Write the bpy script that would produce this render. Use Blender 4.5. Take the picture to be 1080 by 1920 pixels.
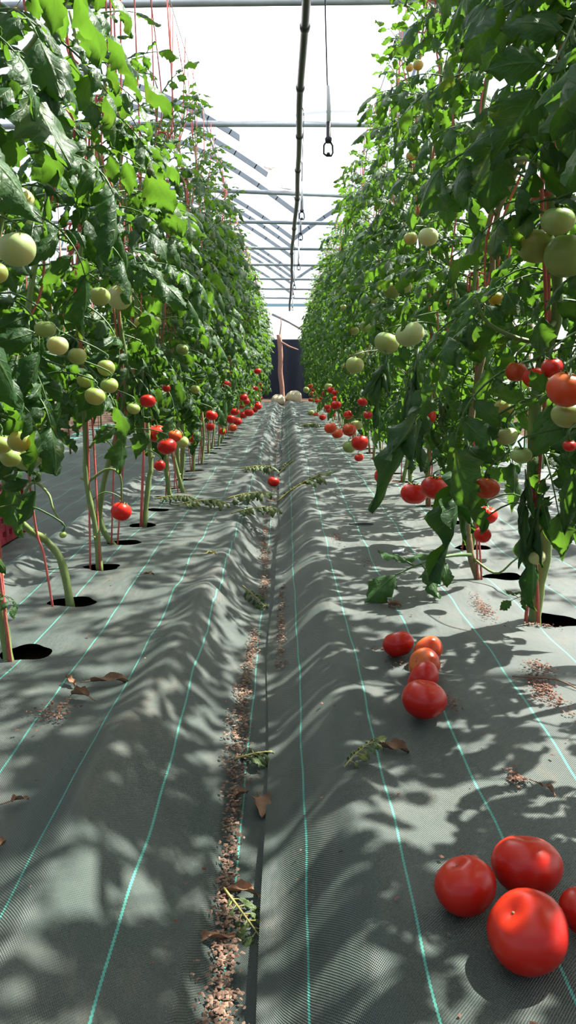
import bpy, math, random
import numpy as np
from mathutils import Vector, Matrix, Euler

for o in list(bpy.data.objects): bpy.data.objects.remove(o)
scene = bpy.context.scene
COL = scene.collection
random.seed(7)
PI = math.pi

# ------------------------------------------------------------------ camera
PITCH = math.radians(10.2); YAW = 0.0035; CAM = Vector((0.0, 0.0, 0.6)); FPX = 1440.0
cd = bpy.data.cameras.new('camera'); cd.lens = 27.0; cd.sensor_width = 36.0; cd.clip_start = 0.02
cam = bpy.data.objects.new('camera', cd); COL.objects.link(cam)
cam.location = CAM; cam.rotation_euler = (PI/2 - PITCH, 0, -YAW)
scene.camera = cam
RM = cam.rotation_euler.to_matrix()
CR, CU, CF = RM @ Vector((1,0,0)), RM @ Vector((0,1,0)), RM @ Vector((0,0,-1))

# ------------------------------------------------------------------ sky, sun, exposure
SUN = Vector((0.50, 0.31, 0.81)).normalized()
w = bpy.data.worlds.new('sky'); scene.world = w; w.use_nodes = True
nt = w.node_tree; bgn = nt.nodes['Background']
sk = nt.nodes.new('ShaderNodeTexSky'); sk.sky_type = 'NISHITA'; sk.sun_disc = False
sk.sun_elevation = math.asin(SUN.z); sk.sun_rotation = math.atan2(SUN.x, SUN.y)
sk.dust_density = 3.0; sk.air_density = 1.0
nt.links.new(sk.outputs[0], bgn.inputs[0]); bgn.inputs[1].default_value = 0.16
sd = bpy.data.lights.new('sun', 'SUN'); sd.energy = 17.0; sd.angle = math.radians(0.85); sd.color = (1.0, 0.955, 0.88)
so = bpy.data.objects.new('sun', sd); COL.objects.link(so); so.location = (3, 3, 9)
so.rotation_euler = SUN.to_track_quat('Z', 'Y').to_euler()
scene.view_settings.view_transform = 'Standard'; scene.view_settings.look = 'None'
scene.view_settings.exposure = 0.45; scene.view_settings.gamma = 1.0
scene.view_settings.use_curve_mapping = False

# ------------------------------------------------------------------ helpers
def P(px, py, depth):
    """world point seen at a pixel of the 1080x1920 photograph at a given depth"""
    return CAM + depth*(CF + (px-540)/FPX*CR - (py-960)/FPX*CU)
def PX(p):
    v = Vector(p) - CAM; d = v.dot(CF)
    return 540 + FPX*v.dot(CR)/max(d, 1e-3), 960 - FPX*v.dot(CU)/max(d, 1e-3), d

def tag(o, label=None, cat=None, group=None, kind=None):
    if label: o['label'] = label
    if cat: o['category'] = cat
    if group: o['group'] = group
    if kind: o['kind'] = kind
    return o
def empty(name, loc=(0,0,0), rot=(0,0,0)):
    o = bpy.data.objects.new(name, None); o.location = loc; o.rotation_euler = rot
    o.empty_display_size = 0.05; COL.objects.link(o); return o
def link(name, me, parent=None, loc=(0,0,0), rot=(0,0,0), sc=1.0):
    o = bpy.data.objects.new(name, me); o.location = loc; o.rotation_euler = rot
    o.scale = (sc, sc, sc) if isinstance(sc, (int, float)) else sc
    if parent: o.parent = parent
    COL.objects.link(o); return o

class MB:
    """collects vertices and faces with material slots into one mesh"""
    def __init__(s): s.v = []; s.f = []; s.m = []; s.uv = []
    def add(s, verts, faces, mi=0, uv=None):
        b = len(s.v); s.v += [tuple(p) for p in verts]
        s.uv += list(uv) if uv is not None else [(0.0, 0.0)]*len(verts)
        s.f += [tuple(i+b for i in f) for f in faces]; s.m += [mi]*len(faces)
    def box(s, c, d, mi=0, rot=None):
        x, y, z = d[0]/2, d[1]/2, d[2]/2
        vs = [Vector(p) for p in ((-x,-y,-z),(x,-y,-z),(x,y,-z),(-x,y,-z),(-x,-y,z),(x,-y,z),(x,y,z),(-x,y,z))]
        if rot is not None: vs = [rot @ p for p in vs]
        s.add([p + Vector(c) for p in vs], [(3,2,1,0),(4,5,6,7),(0,1,5,4),(1,2,6,5),(2,3,7,6),(3,0,4,7)], mi)
    def tube(s, pts, rad, n=6, mi=0, flat=1.0, cap=True):
        pts = [Vector(p) for p in pts]
        if isinstance(rad, (int, float)): rad = [rad]*len(pts)
        ring = []; up = Vector((0.13, 0.9, 0.3)).normalized()
        vs = []
        for i, p in enumerate(pts):
            t = (pts[min(i+1, len(pts)-1)] - pts[max(i-1, 0)])
            t = t.normalized() if t.length > 1e-9 else Vector((0,0,1))
            a = up - t*up.dot(t)
            if a.length < 1e-3: a = Vector((1,0,0)) - t*t.x
            a.normalize(); b = t.cross(a); up = a
            for k in range(n):
                th = 2*PI*k/n
                vs.append(p + rad[i]*(math.cos(th)*a*flat + math.sin(th)*b))
        fs = []
        for i in range(len(pts)-1):
            for k in range(n):
                k2 = (k+1) % n
                fs.append((i*n+k, i*n+k2, (i+1)*n+k2, (i+1)*n+k))
        if cap:
            fs.append(tuple(reversed(range(n)))); m = (len(pts)-1)*n; fs.append(tuple(m+k for k in range(n)))
        s.add(vs, fs, mi)
    def mesh(s, name, mats, smooth=True):
        me = bpy.data.meshes.new(name); me.from_pydata(s.v, [], s.f)
        if not isinstance(mats, (list, tuple)): mats = [mats]
        for m in mats: me.materials.append(m)
        me.polygons.foreach_set('material_index', s.m)
        me.polygons.foreach_set('use_smooth', [smooth]*len(s.f))
        uvl = me.uv_layers.new(name='UVMap')
        li = np.zeros(len(me.loops), dtype=np.int32); me.loops.foreach_get('vertex_index', li)
        uvl.data.foreach_set('uv', np.array(s.uv, dtype=np.float32)[li].ravel())
        me.update(); return me
    def build(s, name, mats, parent=None, smooth=True, loc=(0,0,0)):
        return link(name, s.mesh(name, mats, smooth), parent, loc)

def curve_pts(pts, n):
    """Catmull-Rom resample"""
    pts = [Vector(p) for p in pts]
    q = [pts[0]*2 - pts[1]] + pts + [pts[-1]*2 - pts[-2]]
    out = []
    segs = len(pts)-1
    for i in range(n):
        u = i/(n-1)*segs; k = min(int(u), segs-1); t = u-k
        a, b, c, d = q[k], q[k+1], q[k+2], q[k+3]
        out.append(0.5*((2*b) + (c-a)*t + (2*a-5*b+4*c-d)*t*t + (3*b-a-3*c+d)*t**3))
    return out

# ------------------------------------------------------------------ materials
def newmat(name):
    m = bpy.data.materials.new(name); m.use_nodes = True
    nt = m.node_tree; return m, nt, nt.nodes['Principled BSDF'], nt.nodes['Material Output']
def node(nt, typ, **kw):
    n = nt.nodes.new(typ)
    for k, v in kw.items(): setattr(n, k, v)
    return n
def val(sock, x): sock.default_value = x
def math_(nt, op, a, b=None, c=None):
    n = node(nt, 'ShaderNodeMath', operation=op)
    for i, x in enumerate((a, b, c)):
        if x is None: continue
        if isinstance(x, (int, float)): n.inputs[i].default_value = x
        else: nt.links.new(x, n.inputs[i])
    return n.outputs[0]
def mix(nt, fac, a, b, blend='MIX'):
    n = node(nt, 'ShaderNodeMix', data_type='RGBA', blend_type=blend)
    for i, x in ((0, fac), (6, a), (7, b)):
        if isinstance(x, (int, float)): n.inputs[i].default_value = x
        elif isinstance(x, tuple): n.inputs[i].default_value = (*x, 1.0) if len(x) == 3 else x
        else: nt.links.new(x, n.inputs[i])
    return n.outputs[2]
def ramp(nt, fac, lo, hi):
    n = node(nt, 'ShaderNodeMapRange', interpolation_type='SMOOTHSTEP')
    nt.links.new(fac, n.inputs[0]); val(n.inputs[1], lo); val(n.inputs[2], hi)
    return n.outputs[0]
def noise(nt, scale, detail=3, rough=0.55, vec=None):
    n = node(nt, 'ShaderNodeTexNoise'); val(n.inputs['Scale'], scale); val(n.inputs['Detail'], detail); val(n.inputs['Roughness'], rough)
    if vec is not None: nt.links.new(vec, n.inputs['Vector'])
    return n.outputs['Fac']
def objco(nt): return node(nt, 'ShaderNodeTexCoord').outputs['Object']
def bump(nt, h, strength, dist, bs, prev=None):
    b = node(nt, 'ShaderNodeBump'); val(b.inputs['Strength'], strength); val(b.inputs['Distance'], dist)
    nt.links.new(h, b.inputs['Height'])
    if prev is not None: nt.links.new(prev, b.inputs['Normal'])
    if bs is not None: nt.links.new(b.outputs[0], bs.inputs['Normal'])
    return b.outputs[0]

def simple(name, col, rough=0.5, spec=0.5, metal=0.0, var=0.0, nscale=20.0, b=0.0):
    m, nt, bs, out = newmat(name)
    c = objco(nt); f = noise(nt, nscale, 4, 0.6, c)
    lo = tuple(x*(1-var) for x in col); hi = tuple(min(1, x*(1+var)) for x in col)
    nt.links.new(mix(nt, f, lo, hi), bs.inputs['Base Color'])
    val(bs.inputs['Roughness'], rough); val(bs.inputs['Specular IOR Level'], spec); val(bs.inputs['Metallic'], metal)
    if b: bump(nt, f, b, 0.004, bs)
    return m

def leafmat(name, dark, mid, trans, yellow=0.25, tfac=0.36):
    m, nt, bs, out = newmat(name)
    oi = node(nt, 'ShaderNodeObjectInfo'); tc = node(nt, 'ShaderNodeTexCoord')
    uv = node(nt, 'ShaderNodeSeparateXYZ'); nt.links.new(tc.outputs['UV'], uv.inputs[0])
    n1 = noise(nt, 26, 3, 0.6, tc.outputs['Object'])
    col = mix(nt, math_(nt, 'ADD', math_(nt, 'MULTIPLY', oi.outputs['Random'], 0.6), math_(nt, 'MULTIPLY', n1, 0.4)), dark, mid)
    big = noise(nt, 14, 2, 0.5, tc.outputs['Object'])
    rr = math_(nt, 'FRACT', math_(nt, 'MULTIPLY', oi.outputs['Random'], 7.13))
    yl = math_(nt, 'MULTIPLY', ramp(nt, big, 0.56, 0.70), math_(nt, 'MULTIPLY', math_(nt, 'POWER', rr, 2.0), yellow))
    col = mix(nt, yl, col, (0.32, 0.30, 0.05))
    av = math_(nt, 'ABSOLUTE', uv.outputs[1])
    vein = math_(nt, 'SUBTRACT', 1.0, ramp(nt, av, 0.0, 0.10))
    side = math_(nt, 'ABSOLUTE', math_(nt, 'SUBTRACT', math_(nt, 'FRACT', math_(nt, 'SUBTRACT', math_(nt, 'MULTIPLY', uv.outputs[0], 7.0), math_(nt, 'MULTIPLY', av, 2.0))), 0.5))
    sv = math_(nt, 'SUBTRACT', 1.0, ramp(nt, side, 0.0, 0.10))
    vv = math_(nt, 'MAXIMUM', vein, math_(nt, 'MULTIPLY', sv, 0.45))
    col = mix(nt, math_(nt, 'MULTIPLY', vv, 0.35), col, (0.16, 0.26, 0.07))
    nt.links.new(col, bs.inputs['Base Color'])
    val(bs.inputs['Roughness'], 0.50); val(bs.inputs['Specular IOR Level'], 0.34)
    n2 = noise(nt, 90, 2, 0.5, tc.outputs['Object'])
    h = math_(nt, 'SUBTRACT', math_(nt, 'MULTIPLY', n2, 0.7), math_(nt, 'MULTIPLY', vv, 0.6))
    bump(nt, h, 0.55, 0.006, bs)
    tr = node(nt, 'ShaderNodeBsdfTranslucent')
    tcol = mix(nt, yl, mix(nt, math_(nt, 'MULTIPLY', vv, 0.5), mix(nt, oi.outputs['Random'], trans, tuple(x*0.7 for x in trans)), (0.10, 0.22, 0.03)), (0.5, 0.42, 0.04))
    nt.links.new(tcol, tr.inputs[0])
    mx = node(nt, 'ShaderNodeMixShader'); val(mx.inputs[0], tfac)
    nt.links.new(bs.outputs[0], mx.inputs[1]); nt.links.new(tr.outputs[0], mx.inputs[2])
    nt.links.new(mx.outputs[0], out.inputs[0])
    return m

M = {}
M['leaf'] = leafmat('tomato_leaf', (0.014, 0.046, 0.015), (0.036, 0.100, 0.024), (0.14, 0.32, 0.022))
M['leaf_wilt'] = leafmat('wilted_leaf', (0.05, 0.085, 0.025), (0.11, 0.16, 0.05), (0.15, 0.2, 0.05), 0.5, 0.2)
M['stem'] = simple('stem_green', (0.15, 0.21, 0.06), 0.55, 0.35, 0, 0.35, 30, 0.3)
M['petiole'] = simple('petiole_green', (0.062, 0.125, 0.030), 0.5, 0.35, 0, 0.3, 30)
M['bark'] = simple('stem_base_brown', (0.22, 0.16, 0.08), 0.8, 0.2, 0, 0.4, 60, 0.5)
M['twine'] = simple('red_twine', (0.52, 0.115, 0.09), 0.55, 0.35, 0, 0.25, 150, 0.4)
M['dry'] = simple('dry_leaf_brown', (0.23, 0.13, 0.075), 0.8, 0.2, 0, 0.5, 60, 0.8)
M['cut'] = simple('cut_stalk', (0.32, 0.30, 0.10), 0.7, 0.2, 0, 0.3, 40)
M['flower'] = simple('yellow_petal', (0.85, 0.55, 0.03), 0.6, 0.2, 0, 0.15, 60)
M['metal'] = simple('galvanised_steel', (0.30, 0.345, 0.38), 0.45, 0.5, 0.35, 0.2, 9)
M['pipe'] = simple('black_pipe', (0.018, 0.018, 0.024), 0.4, 0.5, 0, 0.3, 12)
M['white_pl'] = simple('white_plastic', (0.75, 0.76, 0.77), 0.5, 0.4, 0, 0.08, 12)
M['wire'] = simple('steel_wire', (0.30, 0.30, 0.30), 0.4, 0.5, 0.6, 0.1, 12)
M['navy'] = simple('navy_plastic', (0.010, 0.016, 0.035), 0.45, 0.4, 0, 0.4, 4, 0.6)
M['wood'] = simple('post_wood', (0.36, 0.20, 0.15), 0.85, 0.2, 0, 0.35, 14, 0.8)
M['blue'] = simple('pale_blue_rail', (0.30, 0.52, 0.62), 0.5, 0.4, 0, 0.1, 8)
M['sack'] = simple('cream_sack', (0.72, 0.62, 0.44), 0.75, 0.3, 0, 0.2, 12, 0.8)
M['crate'] = simple('red_plastic', (0.30, 0.018, 0.035), 0.4, 0.5, 0, 0.15, 10)
M['paper'] = simple('white_scrap', (0.8, 0.8, 0.8), 0.7, 0.3, 0, 0.05, 10)
M['hoseblk'] = simple('black_hose', (0.02, 0.02, 0.02), 0.5, 0.4, 0, 0.2, 10)

def islandmat(name, cols, rough=0.9):
    m, nt, bs, out = newmat(name)
    g = node(nt, 'ShaderNodeNewGeometry'); r = node(nt, 'ShaderNodeValToRGB')
    nt.links.new(g.outputs['Random Per Island'], r.inputs[0])
    r.color_ramp.elements[0].color = (*cols[0], 1); r.color_ramp.elements[1].color = (*cols[-1], 1)
    for i, c in enumerate(cols[1:-1]):
        e = r.color_ramp.elements.new((i+1)/(len(cols)-1)); e.color = (*c, 1)
    nt.links.new(r.outputs[0], bs.inputs['Base Color']); val(bs.inputs['Roughness'], rough); val(bs.inputs['Specular IOR Level'], 0.2)
    return m
M['chips'] = islandmat('wood_chip', [(0.06, 0.034, 0.022), (0.15, 0.090, 0.060), (0.32, 0.21, 0.15), (0.10, 0.055, 0.036), (0.24, 0.15, 0.10)])
M['crumbs'] = islandmat('soil_crumb', [(0.07, 0.035, 0.025), (0.15, 0.075, 0.05), (0.20, 0.11, 0.075)])
M['soil'] = simple('dark_soil', (0.075, 0.048, 0.034), 0.95, 0.1, 0, 0.5, 40, 1.0)

def tomato_mat(name, low, high, top, var, spec=0.36):
    m, nt, bs, out = newmat(name)
    oi = node(nt, 'ShaderNodeObjectInfo'); tc = node(nt, 'ShaderNodeTexCoord')
    sx = node(nt, 'ShaderNodeSeparateXYZ'); nt.links.new(tc.outputs['Object'], sx.inputs[0])
    n1 = noise(nt, 1.6, 2, 0.5, tc.outputs['Object'])
    f = math_(nt, 'ADD', math_(nt, 'MULTIPLY', oi.outputs['Random'], var), math_(nt, 'MULTIPLY', n1, 1.0-var))
    col = mix(nt, f, low, high)
    ht = ramp(nt, math_(nt, 'ADD', sx.outputs[2], math_(nt, 'MULTIPLY', n1, 0.5)), 0.35, 1.15)
    col = mix(nt, math_(nt, 'MULTIPLY', ht, 0.75), col, top)
    nt.links.new(col, bs.inputs['Base Color'])
    val(bs.inputs['Roughness'], 0.30); val(bs.inputs['Specular IOR Level'], spec)
    val(bs.inputs['Subsurface Weight'], 0.12); val(bs.inputs['Subsurface Scale'], 0.25)
    bs.inputs['Subsurface Radius'].default_value = (1.0, 0.35, 0.15)
    return m
M['tR'] = tomato_mat('ripe_red_skin', (0.39, 0.009, 0.006), (0.50, 0.018, 0.007), (0.53, 0.030, 0.008), 0.5)
M['tO'] = tomato_mat('orange_red_skin', (0.46, 0.040, 0.012), (0.50, 0.075, 0.018), (0.50, 0.15, 0.03), 0.5)
M['tG'] = tomato_mat('green_skin', (0.20, 0.29, 0.075), (0.29, 0.37, 0.12), (0.17, 0.28, 0.06), 0.5)
M['tW'] = tomato_mat('pale_green_skin', (0.33, 0.43, 0.17), (0.43, 0.50, 0.25), (0.28, 0.40, 0.13), 0.4)
M['scar'] = simple('stem_scar', (0.20, 0.12, 0.06), 0.8, 0.2, 0, 0.3, 60)

# woven ground cover: rib weave, green threads at integer UV.x, dust
def matmat():
    m, nt, bs, out = newmat('woven_ground_cover')
    tc = node(nt, 'ShaderNodeTexCoord'); uv = node(nt, 'ShaderNodeSeparateXYZ'); nt.links.new(tc.outputs['UV'], uv.inputs[0])
    u, v = uv.outputs[0], uv.outputs[1]
    o = tc.outputs['Object']
    nb = noise(nt, 3.0, 4, 0.6, o); nf = noise(nt, 26, 4, 0.7, o)
    base = mix(nt, ramp(nt, nb, 0.32, 0.68), (0.021, 0.037, 0.028), (0.040, 0.056, 0.045))
    dust = math_(nt, 'MULTIPLY', ramp(nt, noise(nt, 5.5, 5, 0.7, o), 0.46, 0.72), 0.55)
    base = mix(nt, dust, base, (0.098, 0.090, 0.074))
    base = mix(nt, math_(nt, 'MULTIPLY', ramp(nt, nf, 0.63, 0.75), 0.35), base, (0.10, 0.06, 0.045))
    sp = node(nt, 'ShaderNodeMapping'); nt.links.new(o, sp.inputs[0]); sp.inputs['Scale'].default_value = (1.0, 0.45, 1.0); sp.inputs['Rotation'].default_value = (0, 0, 0.5)
    brown = math_(nt, 'MULTIPLY', ramp(nt, noise(nt, 9, 5, 0.75, sp.outputs[0]), 0.50, 0.74), 0.5)
    base = mix(nt, brown, base, (0.125, 0.090, 0.062))
    rib = math_(nt, 'SINE', math_(nt, 'MULTIPLY', v, 2*PI/0.0040))
    warp = math_(nt, 'SINE', math_(nt, 'MULTIPLY', u, 2*PI*44))
    wv = math_(nt, 'MULTIPLY', rib, warp)
    base = mix(nt, math_(nt, 'MULTIPLY_ADD', wv, 0.24, 0.24), base, (0.10, 0.125, 0.108))
    zz = math_(nt, 'MULTIPLY', math_(nt, 'SINE', math_(nt, 'MULTIPLY', v, 2*PI/0.006)), 0.0035)
    d = math_(nt, 'ABSOLUTE', math_(nt, 'SUBTRACT', math_(nt, 'FRACT', math_(nt, 'ADD', math_(nt, 'ADD', u, zz), 0.5)), 0.5))
    ln = math_(nt, 'LESS_THAN', d, 0.0115)
    col = mix(nt, math_(nt, 'MULTIPLY', ln, 0.85), base, (0.075, 0.36, 0.28))
    nt.links.new(col, bs.inputs['Base Color'])
    rg = math_(nt, 'MULTIPLY_ADD', nb, 0.16, 0.34)
    nt.links.new(rg, bs.inputs['Roughness']); val(bs.inputs['Specular IOR Level'], 0.50)
    b1 = bump(nt, wv, 0.55, 0.0014, None)
    wr = node(nt, 'ShaderNodeMapping'); nt.links.new(o, wr.inputs[0]); wr.inputs['Scale'].default_value = (1.0, 0.35, 1.0)
    bump(nt, noise(nt, 16, 3, 0.55, wr.outputs[0]), 0.35, 0.012, bs, b1)
    return m
M['mat'] = matmat()

def filmmat(name, tfac, tcol=(0.92, 0.94, 0.96), stain=None):
    m, nt, bs, out = newmat(name); nt.nodes.remove(bs)
    tr = node(nt, 'ShaderNodeBsdfTransparent'); val(tr.inputs[0], (0.97, 0.98, 0.99, 1))
    tl = node(nt, 'ShaderNodeBsdfTranslucent'); val(tl.inputs[0], (*tcol, 1))
    df = node(nt, 'ShaderNodeBsdfDiffuse'); val(df.inputs[0], (*tcol, 1))
    if stain:
        uv = node(nt, 'ShaderNodeSeparateXYZ'); tc = node(nt, 'ShaderNodeTexCoord'); nt.links.new(tc.outputs['UV'], uv.inputs[0])
        s = math_(nt, 'MULTIPLY', ramp(nt, noise(nt, 2.2, 5, 0.7, tc.outputs['Object']), 0.34, 0.60), math_(nt, 'MULTIPLY', ramp(nt, uv.outputs[1], 6.6, 7.8), math_(nt, 'SUBTRACT', 1.0, ramp(nt, uv.outputs[0], 0.10, 0.40))))
        c = mix(nt, math_(nt, 'MULTIPLY', s, 0.97), tcol, stain)
        nt.links.new(c, tl.inputs[0]); nt.links.new(c, df.inputs[0])
    a = node(nt, 'ShaderNodeMixShader'); val(a.inputs[0], 0.25); nt.links.new(tl.outputs[0], a.inputs[1]); nt.links.new(df.outputs[0], a.inputs[2])
    b = node(nt, 'ShaderNodeMixShader'); val(b.inputs[0], tfac); nt.links.new(tr.outputs[0], b.inputs[1]); nt.links.new(a.outputs[0], b.inputs[2])
    nt.links.new(b.outputs[0], out.inputs[0]); return m
M['film'] = filmmat('greenhouse_film', 0.17)
M['film_wall'] = filmmat('greenhouse_wall_film', 0.35)
M['film_in'] = filmmat('inner_film', 0.90, (0.90, 0.92, 0.95), (0.085, 0.062, 0.046))

# ------------------------------------------------------------------ ground
def zm(x, y):
    x = np.asarray(x, float); y = np.asarray(y, float)
    xf = -0.055 + 0.008*np.sin(1.7*y) + 0.005*np.sin(4.1*y+1)
    d = x - xf
    D = 0.088 + 0.012*np.sin(2.3*y)
    z = -D*np.exp(-(np.abs(d)/np.where(d < 0, 0.115, 0.090))**2.0)
    xc = np.interp(y, [0.5, 1.2, 1.5, 2.1, 2.7, 4, 20], [-.285, -.262, -.232, -.210, -.185, -.20, -.2])
    z = z + (0.040 - 0.020*np.clip((y-1.8)/2.0, 0, 1))*np.exp(-((x-xc)/0.052)**2)
    z = z + 0.016*np.exp(-((x-0.10)/0.05)**2)
    far = np.clip((y-1.8)/2.0, 0, 1)
    z = z + 0.013*np.exp(-((x+0.118+0.012*np.sin(4*y))/0.014)**2)*np.clip((1.7-y)/0.5, 0, 1)
    z = z + 0.006*np.sin(2*PI*(y*1.9+x*2.2)+np.sin(3*y))*np.exp(-((x+0.24)/0.10)**2)
    z = z + 0.021*far*np.sin(2*PI*y/0.36 + 3*x + 1.5*np.sin(2.1*y))*np.exp(-(np.abs(d)/0.27)**2)
    z = z + 0.006*np.exp(-((x-xf+0.12)/0.05)**2)*np.sin(2*PI*y/0.11 + 9*x + np.sin(5*y))*np.clip((y-1.4)/0.8, 0, 1)
    z = z + 0.004*np.sin(9*x+2.3*y) + 0.004*np.sin(5.1*y-3*x) + 0.002*np.sin(14*y+8*x) + 0.0016*np.sin(23*x-17*y)
    z = z + 0.030*np.exp(-((x+0.83)/0.05)**2) - 0.055/(1+np.exp((x+0.90)/0.012))
    z = z + 0.020*np.exp(-((x-0.98)/0.05)**2) - 0.050/(1+np.exp(-(x-1.05)/0.012))
    return z
def zg(x, y): return float(zm(x, y))

LEFT_X, RIGHT_X = -0.585, 0.635
LEFT_Y = [0.57, 0.92, 1.27] + [1.62, 2.0, 2.34, 2.69, 3.04] + [3.04 + 0.35*k for k in range(1, 46)]
RIGHT_Y = [0.25, 0.62, 1.0, 1.40, 1.81, 2.24] + [2.24 + 0.40*k for k in range(1, 42)]
holes = []
rh = random.Random(3)
for i, y in enumerate(LEFT_Y): holes.append((LEFT_X + 0.012, y, 0.062*rh.uniform(.85, 1.1), 0.042*rh.uniform(.8, 1.1), rh.random()*6))
for i, y in enumerate(RIGHT_Y): holes.append((RIGHT_X + 0.022, y, 0.066*rh.uniform(.9, 1.1), 0.046*rh.uniform(.8, 1.1), rh.random()*6))

LINES_X = [-2.2, -1.12, -0.98, -0.85, -0.71, -0.575, -0.44, -0.31, -0.188, -0.07, 0.027, 0.146, 0.285, 0.44, 0.605, 0.75, 0.89, 1.03, 2.2]
LINES_U = [-16.0] + list(range(-8, 9)) + [17.0]
def yrows(y0, y1, near=0.011):
    ys = [y0]
    while ys[-1] < y1: ys.append(ys[-1] + max(near, 0.0036*ys[-1]+0.004, 0.02 if ys[-1] > 4 else 0))
    return np.array(ys)
def make_mat(name, x0f, x1f, y0, y1, nx, dz, label, edge=None, lines=None, near=0.011):
    ys = yrows(y0, y1, near); ny = len(ys)
    t = np.linspace(0, 1, nx)
    X0 = x0f(ys); X1 = x1f(ys)
    X = X0[:, None] + (X1-X0)[:, None]*t[None, :]
    Y = np.repeat(ys[:, None], nx, 1)
    inside = np.zeros(X.shape, bool)
    for hx, hy, a, b, ph in holes:
        if not (X0.min()-.1 < hx < X1.max()+.1): continue
        rows = np.where(np.abs(ys-hy) < 0.09)[0]
        if len(rows) == 0: continue
        sl = slice(rows[0], rows[-1]+1)
        dx = X[sl]-hx; dy = Y[sl]-hy
        th = np.arctan2(dy/b, dx/a); k = 1 + 0.10*np.sin(3*th+ph) + 0.06*np.sin(5*th+2*ph)
        r = np.sqrt((dx/a)**2 + (dy/b)**2)/k
        near_ = (r < 1.0) & (r >= 0.72)
        s = np.where(near_, 1.0/np.maximum(r, 1e-4), 1.0)
        X[sl] = hx + dx*s; Y[sl] = hy + dy*s
        inside[sl] |= r < 0.72
    Z = zm(X, Y) + dz
    if edge is not None: Z = Z + edge(X, Y, t[None, :])
    U = np.interp(X, LINES_X, LINES_U) + 0.02*np.sin(3.1*Y) + 0.012*np.sin(11*Y+X*4) + 0.006*np.sin(31*Y)
    V = Y
    verts = np.stack([X, Y, Z], -1).reshape(-1, 3)
    idx = np.arange(ny*nx).reshape(ny, nx)
    q = np.stack([idx[:-1, :-1], idx[:-1, 1:], idx[1:, 1:], idx[1:, :-1]], -1).reshape(-1, 4)
    ins = inside.reshape(-1)
    q = q[~ins[q].any(1)]
    me = bpy.data.meshes.new(name)
    me.from_pydata(verts.tolist(), [], q.tolist())
    me.materials.append(M['mat'])
    me.polygons.foreach_set('use_smooth', [True]*len(q))
    l = me.uv_layers.new(name='UVMap'); uv = np.stack([U.reshape(-1), V.reshape(-1)], -1).astype(np.float32)
    l.data.foreach_set('uv', uv[q.reshape(-1)].ravel())
    me.update()
    o = link(name, me); tag(o, label, 'ground mat'); return o

con = lambda c: (lambda ys: np.full(len(ys), float(c)))
wig = lambda c, a: (lambda ys: c + a*np.sin(2.3*ys+.4) + a*0.6*np.sin(6.1*ys))
make_mat('ground_mat', con(-0.93), con(0.03), 0.25, 16.6, 100, 0.0,
         'dark green woven mat with turquoise threads, beside the row by the red crate')
def lift(X, Y, t): return 0.014*np.exp(-(t/0.018)**2)*(0.6+0.5*np.sin(3*Y)) + 0.004
make_mat('ground_mat', wig(-0.034, 0.007), con(1.10), 0.25, 16.6, 118, 0.0,
         'dark green woven mat with turquoise threads that carries the picked tomatoes', lift)
make_mat('ground_mat', con(-2.4), con(-0.87), 0.25, 19.5, 40, -0.012, 'dark woven mat of the neighbouring aisle under the red crate', near=0.05)
make_mat('ground_mat', con(1.04), con(2.6), 0.25, 19.5, 40, -0.012, 'dark woven mat of the aisle behind the row beside the picked tomatoes', near=0.05)
# soil below
ys = np.concatenate([np.linspace(-3, 4, 60), np.linspace(4.2, 24, 100)]); xs = np.concatenate([np.linspace(-7, -1.2, 12), np.linspace(-1.1, 1.2, 60), np.linspace(1.4, 7, 12)])
XX, YY = np.meshgrid(xs, ys); ZZ = zm(XX, YY) - 0.045
idx = np.arange(XX.size).reshape(XX.shape)
q = np.stack([idx[:-1, :-1], idx[:-1, 1:], idx[1:, 1:], idx[1:, :-1]], -1).reshape(-1, 4)
me = bpy.data.meshes.new('floor'); me.from_pydata(np.stack([XX, YY, ZZ], -1).reshape(-1, 3).tolist(), [], q.tolist()); me.materials.append(M['soil'])
tag(link('floor', me), kind='structure', label='dark bare soil under the woven mats')

# ------------------------------------------------------------------ greenhouse shell
GX, GZ, BAY, RISE = 0.13, 2.52, 5.0, 1.05
def arch(x):           # roof height of either bay, valley at GX
    t = (abs(x-GX))/BAY
    return GZ + 0.15 + RISE*4*t*(1-t)*(1 - 0.15*(1-2*t)**2)
def sheet(name, xs, ys, zf, mat, uvx=None):
    mb = MB(); nx = len(xs); vs = []; uvs = []
    for y in ys:
        for i, x in enumerate(xs):
            vs.append((x, y, zf(x, y))); uvs.append((i/(nx-1), y))
    fs = [(j*nx+i, j*nx+i+1, (j+1)*nx+i+1, (j+1)*nx+i) for j in range(len(ys)-1) for i in range(nx-1)]
    mb.add(vs, fs, 0, uvs); return mb.build(name, mat)
YR = np.linspace(-3, 20.9, 40)
tag(sheet('ceiling', np.linspace(GX-BAY, GX, 30), YR, lambda x, y: arch(x)+0.05, M['film']), 'white translucent film roof over the bay with the red crate', kind='structure')
tag(sheet('ceiling', np.linspace(GX, GX+BAY, 30), YR, lambda x, y: arch(x)+0.05, M['film']), 'white translucent film roof over the bay with the picked tomatoes', kind='structure')
def wall(name, pts, mat, label):
    mb = MB(); mb.add(pts, [(0, 1, 2, 3)]); tag(mb.build(name, mat), label, kind='structure')
wall('wall_left', [(GX-BAY, -3, -0.1), (GX-BAY, 20.9, -0.1), (GX-BAY, 20.9, 2.6), (GX-BAY, -3, 2.6)], M['film_wall'], 'white film side wall')
wall('wall_right', [(GX+BAY, -3, -0.1), (GX+BAY, 20.9, -0.1), (GX+BAY, 20.9, 2.6), (GX+BAY, -3, 2.6)], M['film_wall'], 'white film side wall')
mb = MB(); xs_ = np.linspace(GX-BAY, GX+BAY, 41)
vs = [(x, 20.9, 1.45) for x in xs_] + [(x, 20.9, arch(x)+0.05) for x in xs_]
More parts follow.
